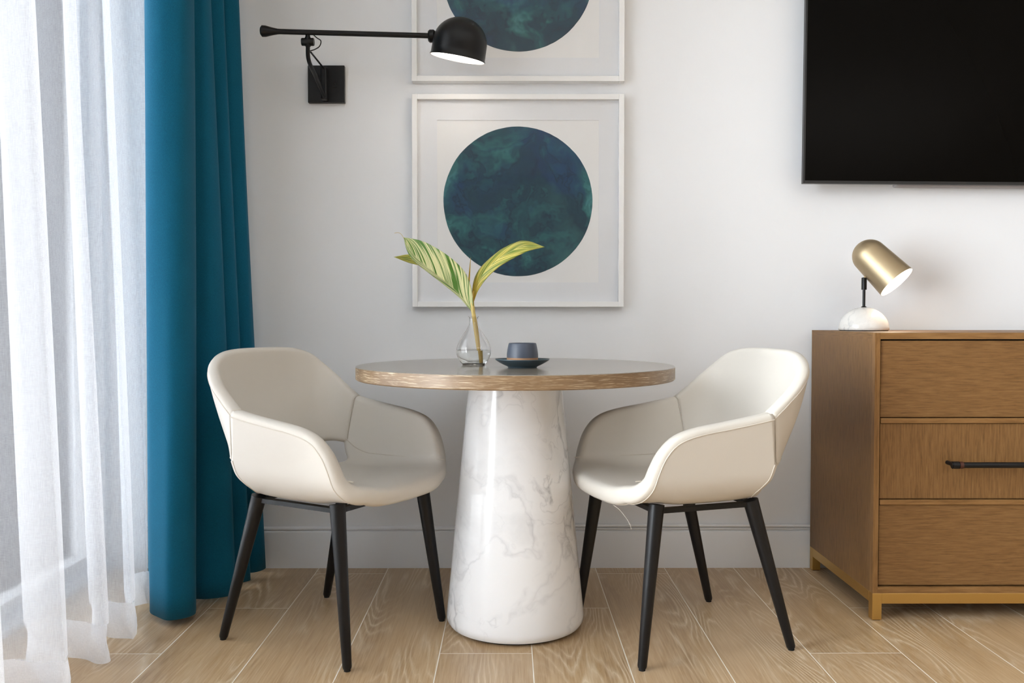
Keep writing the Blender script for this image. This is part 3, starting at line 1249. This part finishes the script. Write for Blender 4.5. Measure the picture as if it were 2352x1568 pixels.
# ------------------------------------------------------------------ television
tv = thing('television', 'large black flat television on the wall above the dresser', 'television', (1.012, 3.04, 1.352))
tv.rotation_euler = (0, math.radians(.42), 0)
b = new(); box(b, 0, -.0, 0, 1.45, .020, .835)
link('bezel', b, m_bezel, tv, smooth=False, bevel=.0012)
b = new(); box(b, .006, -.0012, .010, 1.444, -.0002, .829)
link('screen', b, m_screen, tv, smooth=False)
b = new(); box(b, .33, .020, -.006, 1.12, .056, .50)
link('back_housing', b, m_tvback, tv, smooth=False, bevel=.006)
b = new(); box(b, .50, .056, .12, .95, .079, .55)
link('wall_bracket', b, m_black, tv, smooth=False)

# ------------------------------------------------------------------ dresser
DX, DY0, DY1 = 1.066, 2.559, 3.095
DW = 1.60
dr = thing('dresser', 'brown oak dresser on a brass base against the wall, under the television', 'dresser', (DX, DY0, 0))
dep = DY1 - DY0
zb, zt = .0805, .8455
sw, rw = .0155, .0195
b = new()
box(b, 0, .0195, zb, sw, dep, zt - .019, 0); box(b, DW - sw, .0195, zb, DW, dep, zt - .019, 0)
box(b, sw, .02, zb, DW - sw, dep, zb + rw, 0)
box(b, sw, dep - .012, zb + rw, DW - sw, dep, zt - .019, 0)
link('carcass', b, m_oak_v, dr, smooth=False)
b = new(); box(b, 0, .0195, zt - .0190, DW, dep, zt + .0005)
link('top_panel', b, m_oak_h, dr, smooth=False)
b = new()
b.free()
for x0, x1, z0, z1 in ((0, sw, zb, zt), (DW - sw, DW, zb, zt), (DW / 2 - .01, DW / 2 + .01, zb + .0185, zt - .0185)):
    b = new(); box(b, x0, -.0005, z0, x1, .0195, z1)
    link('face_stile', b, m_oak_stile, dr, smooth=False)
for z0, z1 in ((zb, zb + .0185), (zt - .0185, zt)):
    b = new(); box(b, sw, -.0005, z0, DW - sw, .0195, z1)
    link('face_rail', b, m_oak_rail, dr, smooth=False)
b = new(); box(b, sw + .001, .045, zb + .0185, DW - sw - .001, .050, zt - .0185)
link('gap_shade_board', b, m_pad, dr, smooth=False)  # black board added behind the drawers to shade the gaps
rows = [(.8225, .5985, 0), (.5795, .3590, 1), (.3400, .1035, 2)]
gap = .004
for cxa, cxb in ((sw + gap, DW / 2 - .01 - gap), (DW / 2 + .01 + gap, DW - sw - gap)):
    for zt_, zb_, k in rows:
        b = new(); box(b, cxa, .006, zb_, cxb, .026, zt_ - (.0 if k == 0 else .0))
        d = link('drawer', b, m_oak_v if k == 1 else m_oak_h, dr, smooth=False, bevel=.0008)
        if k > 0:
            b = new(); box(b, cxa, -.0005, zt_ + .0015, cxb, .026, zt_ + .0165)
            link('finger_rail', b, m_oak_rail, d, smooth=False, bevel=.0018)
        if k == 1:
            hx0, hx1 = cxa + .187, cxb - .187
            hz = .4655
            b = new(); tube(b, [(hx0, -.042, hz), (hx0 + .003, -.042, hz), (hx1 - .003, -.042, hz), (hx1, -.042, hz)], [.0075, .0085, .0085, .0075], 20)
            for hx in (hx0 + .012, hx1 - .012):
                tube(b, [(hx, -.042, hz), (hx, .006, hz)], .0062, 14)
                tube(b, [(hx - .010, -.042, hz), (hx + .008, -.042, hz)], .0108, 20)
            h = link('handle', b, m_black, d)
            for hx in (hx0 + .027, hx1 - .027):
                b = new(); tube(b, [(hx - .005, -.042, hz), (hx + .005, -.042, hz)], .0102, 20)
                link('handle_collar', b, m_leather_collar, d)
b = new()
lw = .0275
box(b, lw, -.0005, .0500, DW - lw, .024, zb); box(b, lw, dep - .024, .0500, DW - lw, dep, zb)
box(b, 0, lw, .0500, .024, dep - lw, zb); box(b, DW - .024, lw, .0500, DW, dep - lw, zb)
link('base_frame', b, m_brass, dr, smooth=False, bevel=.0008)
for lx in (0, DW - lw):
    for ly in (-.0005, dep - lw):
        b = new(); box(b, lx, ly, .002, lx + lw, ly + lw, zb)
        l = link('leg', b, m_brass, dr, smooth=False, bevel=.0008)
        b = new(); box(b, lx + .003, ly + .003, 0, lx + lw - .003, ly + lw - .003, .002)
        link('foot_pad', b, m_pad, l, smooth=False)

# ------------------------------------------------------------------ table lamp
LX, LYY, LZ = 1.1835, 2.935, .8462
tl = thing('table_lamp', 'brass capsule lamp on a marble dome base, at the left end of the dresser', 'lamp', (LX, LYY, LZ))
b = new()
pr = [(0, .002), (.078, .002), (.0800, .004)]
for k in range(1, 15):
    a = PI / 2 * k / 14
    pr.append((.0800 * math.cos(a), .004 + .0745 * math.sin(a)))
lathe(b, pr, 72)
link('marble_base', b, m_marble_small, tl, angle=math.radians(50))
b = new(); lathe(b, [(0, 0), (.076, 0), (.076, .002), (0, .002)], 48)
link('felt_pad', b, m_pad, tl, smooth=False)
b = new()
lathe(b, [(0, .074), (.008, .077), (.0085, .080), (.0046, .082), (.0046, .136), (.0085, .1365), (.0085, .175), (.0075, .177), (0, .177)], 24)
link('pole', b, m_black, tl, angle=math.radians(30))
c0 = pix(2059.5, 648, LYY - .045) - Vector((LX, LYY, LZ))
c1 = pix(1998, 588, LYY + .010) - Vector((LX, LYY, LZ))
ax = (c0 - c1).normalized()
L0 = (c0 - c1).length
xx = ax.cross(Vector((0, 1, 0))).normalized()
yy = ax.cross(xx)
M = Matrix(((xx.x, yy.x, -ax.x, c0.x), (xx.y, yy.y, -ax.y, c0.y), (xx.z, yy.z, -ax.z, c0.z), (0, 0, 0, 1)))
ra, rb = .0635, .0560
pr = [(ra, 0), (ra, .001)]
for k in range(1, 6):
    pr.append((ra + (rb - ra) * k / 5, .001 + (L0 - .001) * k / 5))
for k in range(1, 13):
    a = PI / 2 * k / 12
    pr.append((rb * math.cos(a), L0 + rb * math.sin(a)))
b = new(); lathe(b, pr, 72, M)
sh = link('lamp_shade', b, m_brass_lamp, tl, angle=math.radians(40))
b = new(); lathe(b, [(max(0, r - .0015), max(0, z - .001)) for r, z in pr[::-1]] + [(ra + .0002, -.0002)], 72, M)
link('reflector', b, m_inner, sh, angle=math.radians(40))
b = new(); lathe(b, [(0, .006), (ra - .004, .006), (ra - .004, .010), (0, .010)], 48, M)
link('diffuser', b, m_bulb_warm, sh, smooth=False)
b = new()
j0 = Vector((0, 0, .170))
tgt = c1 + ax * .02
hit = j0 + (tgt - j0) * .42
tube(b, [j0, j0 + (hit - j0) * .5, hit], .0052, 14)
link('shade_joint', b, m_brass_lamp, tl)
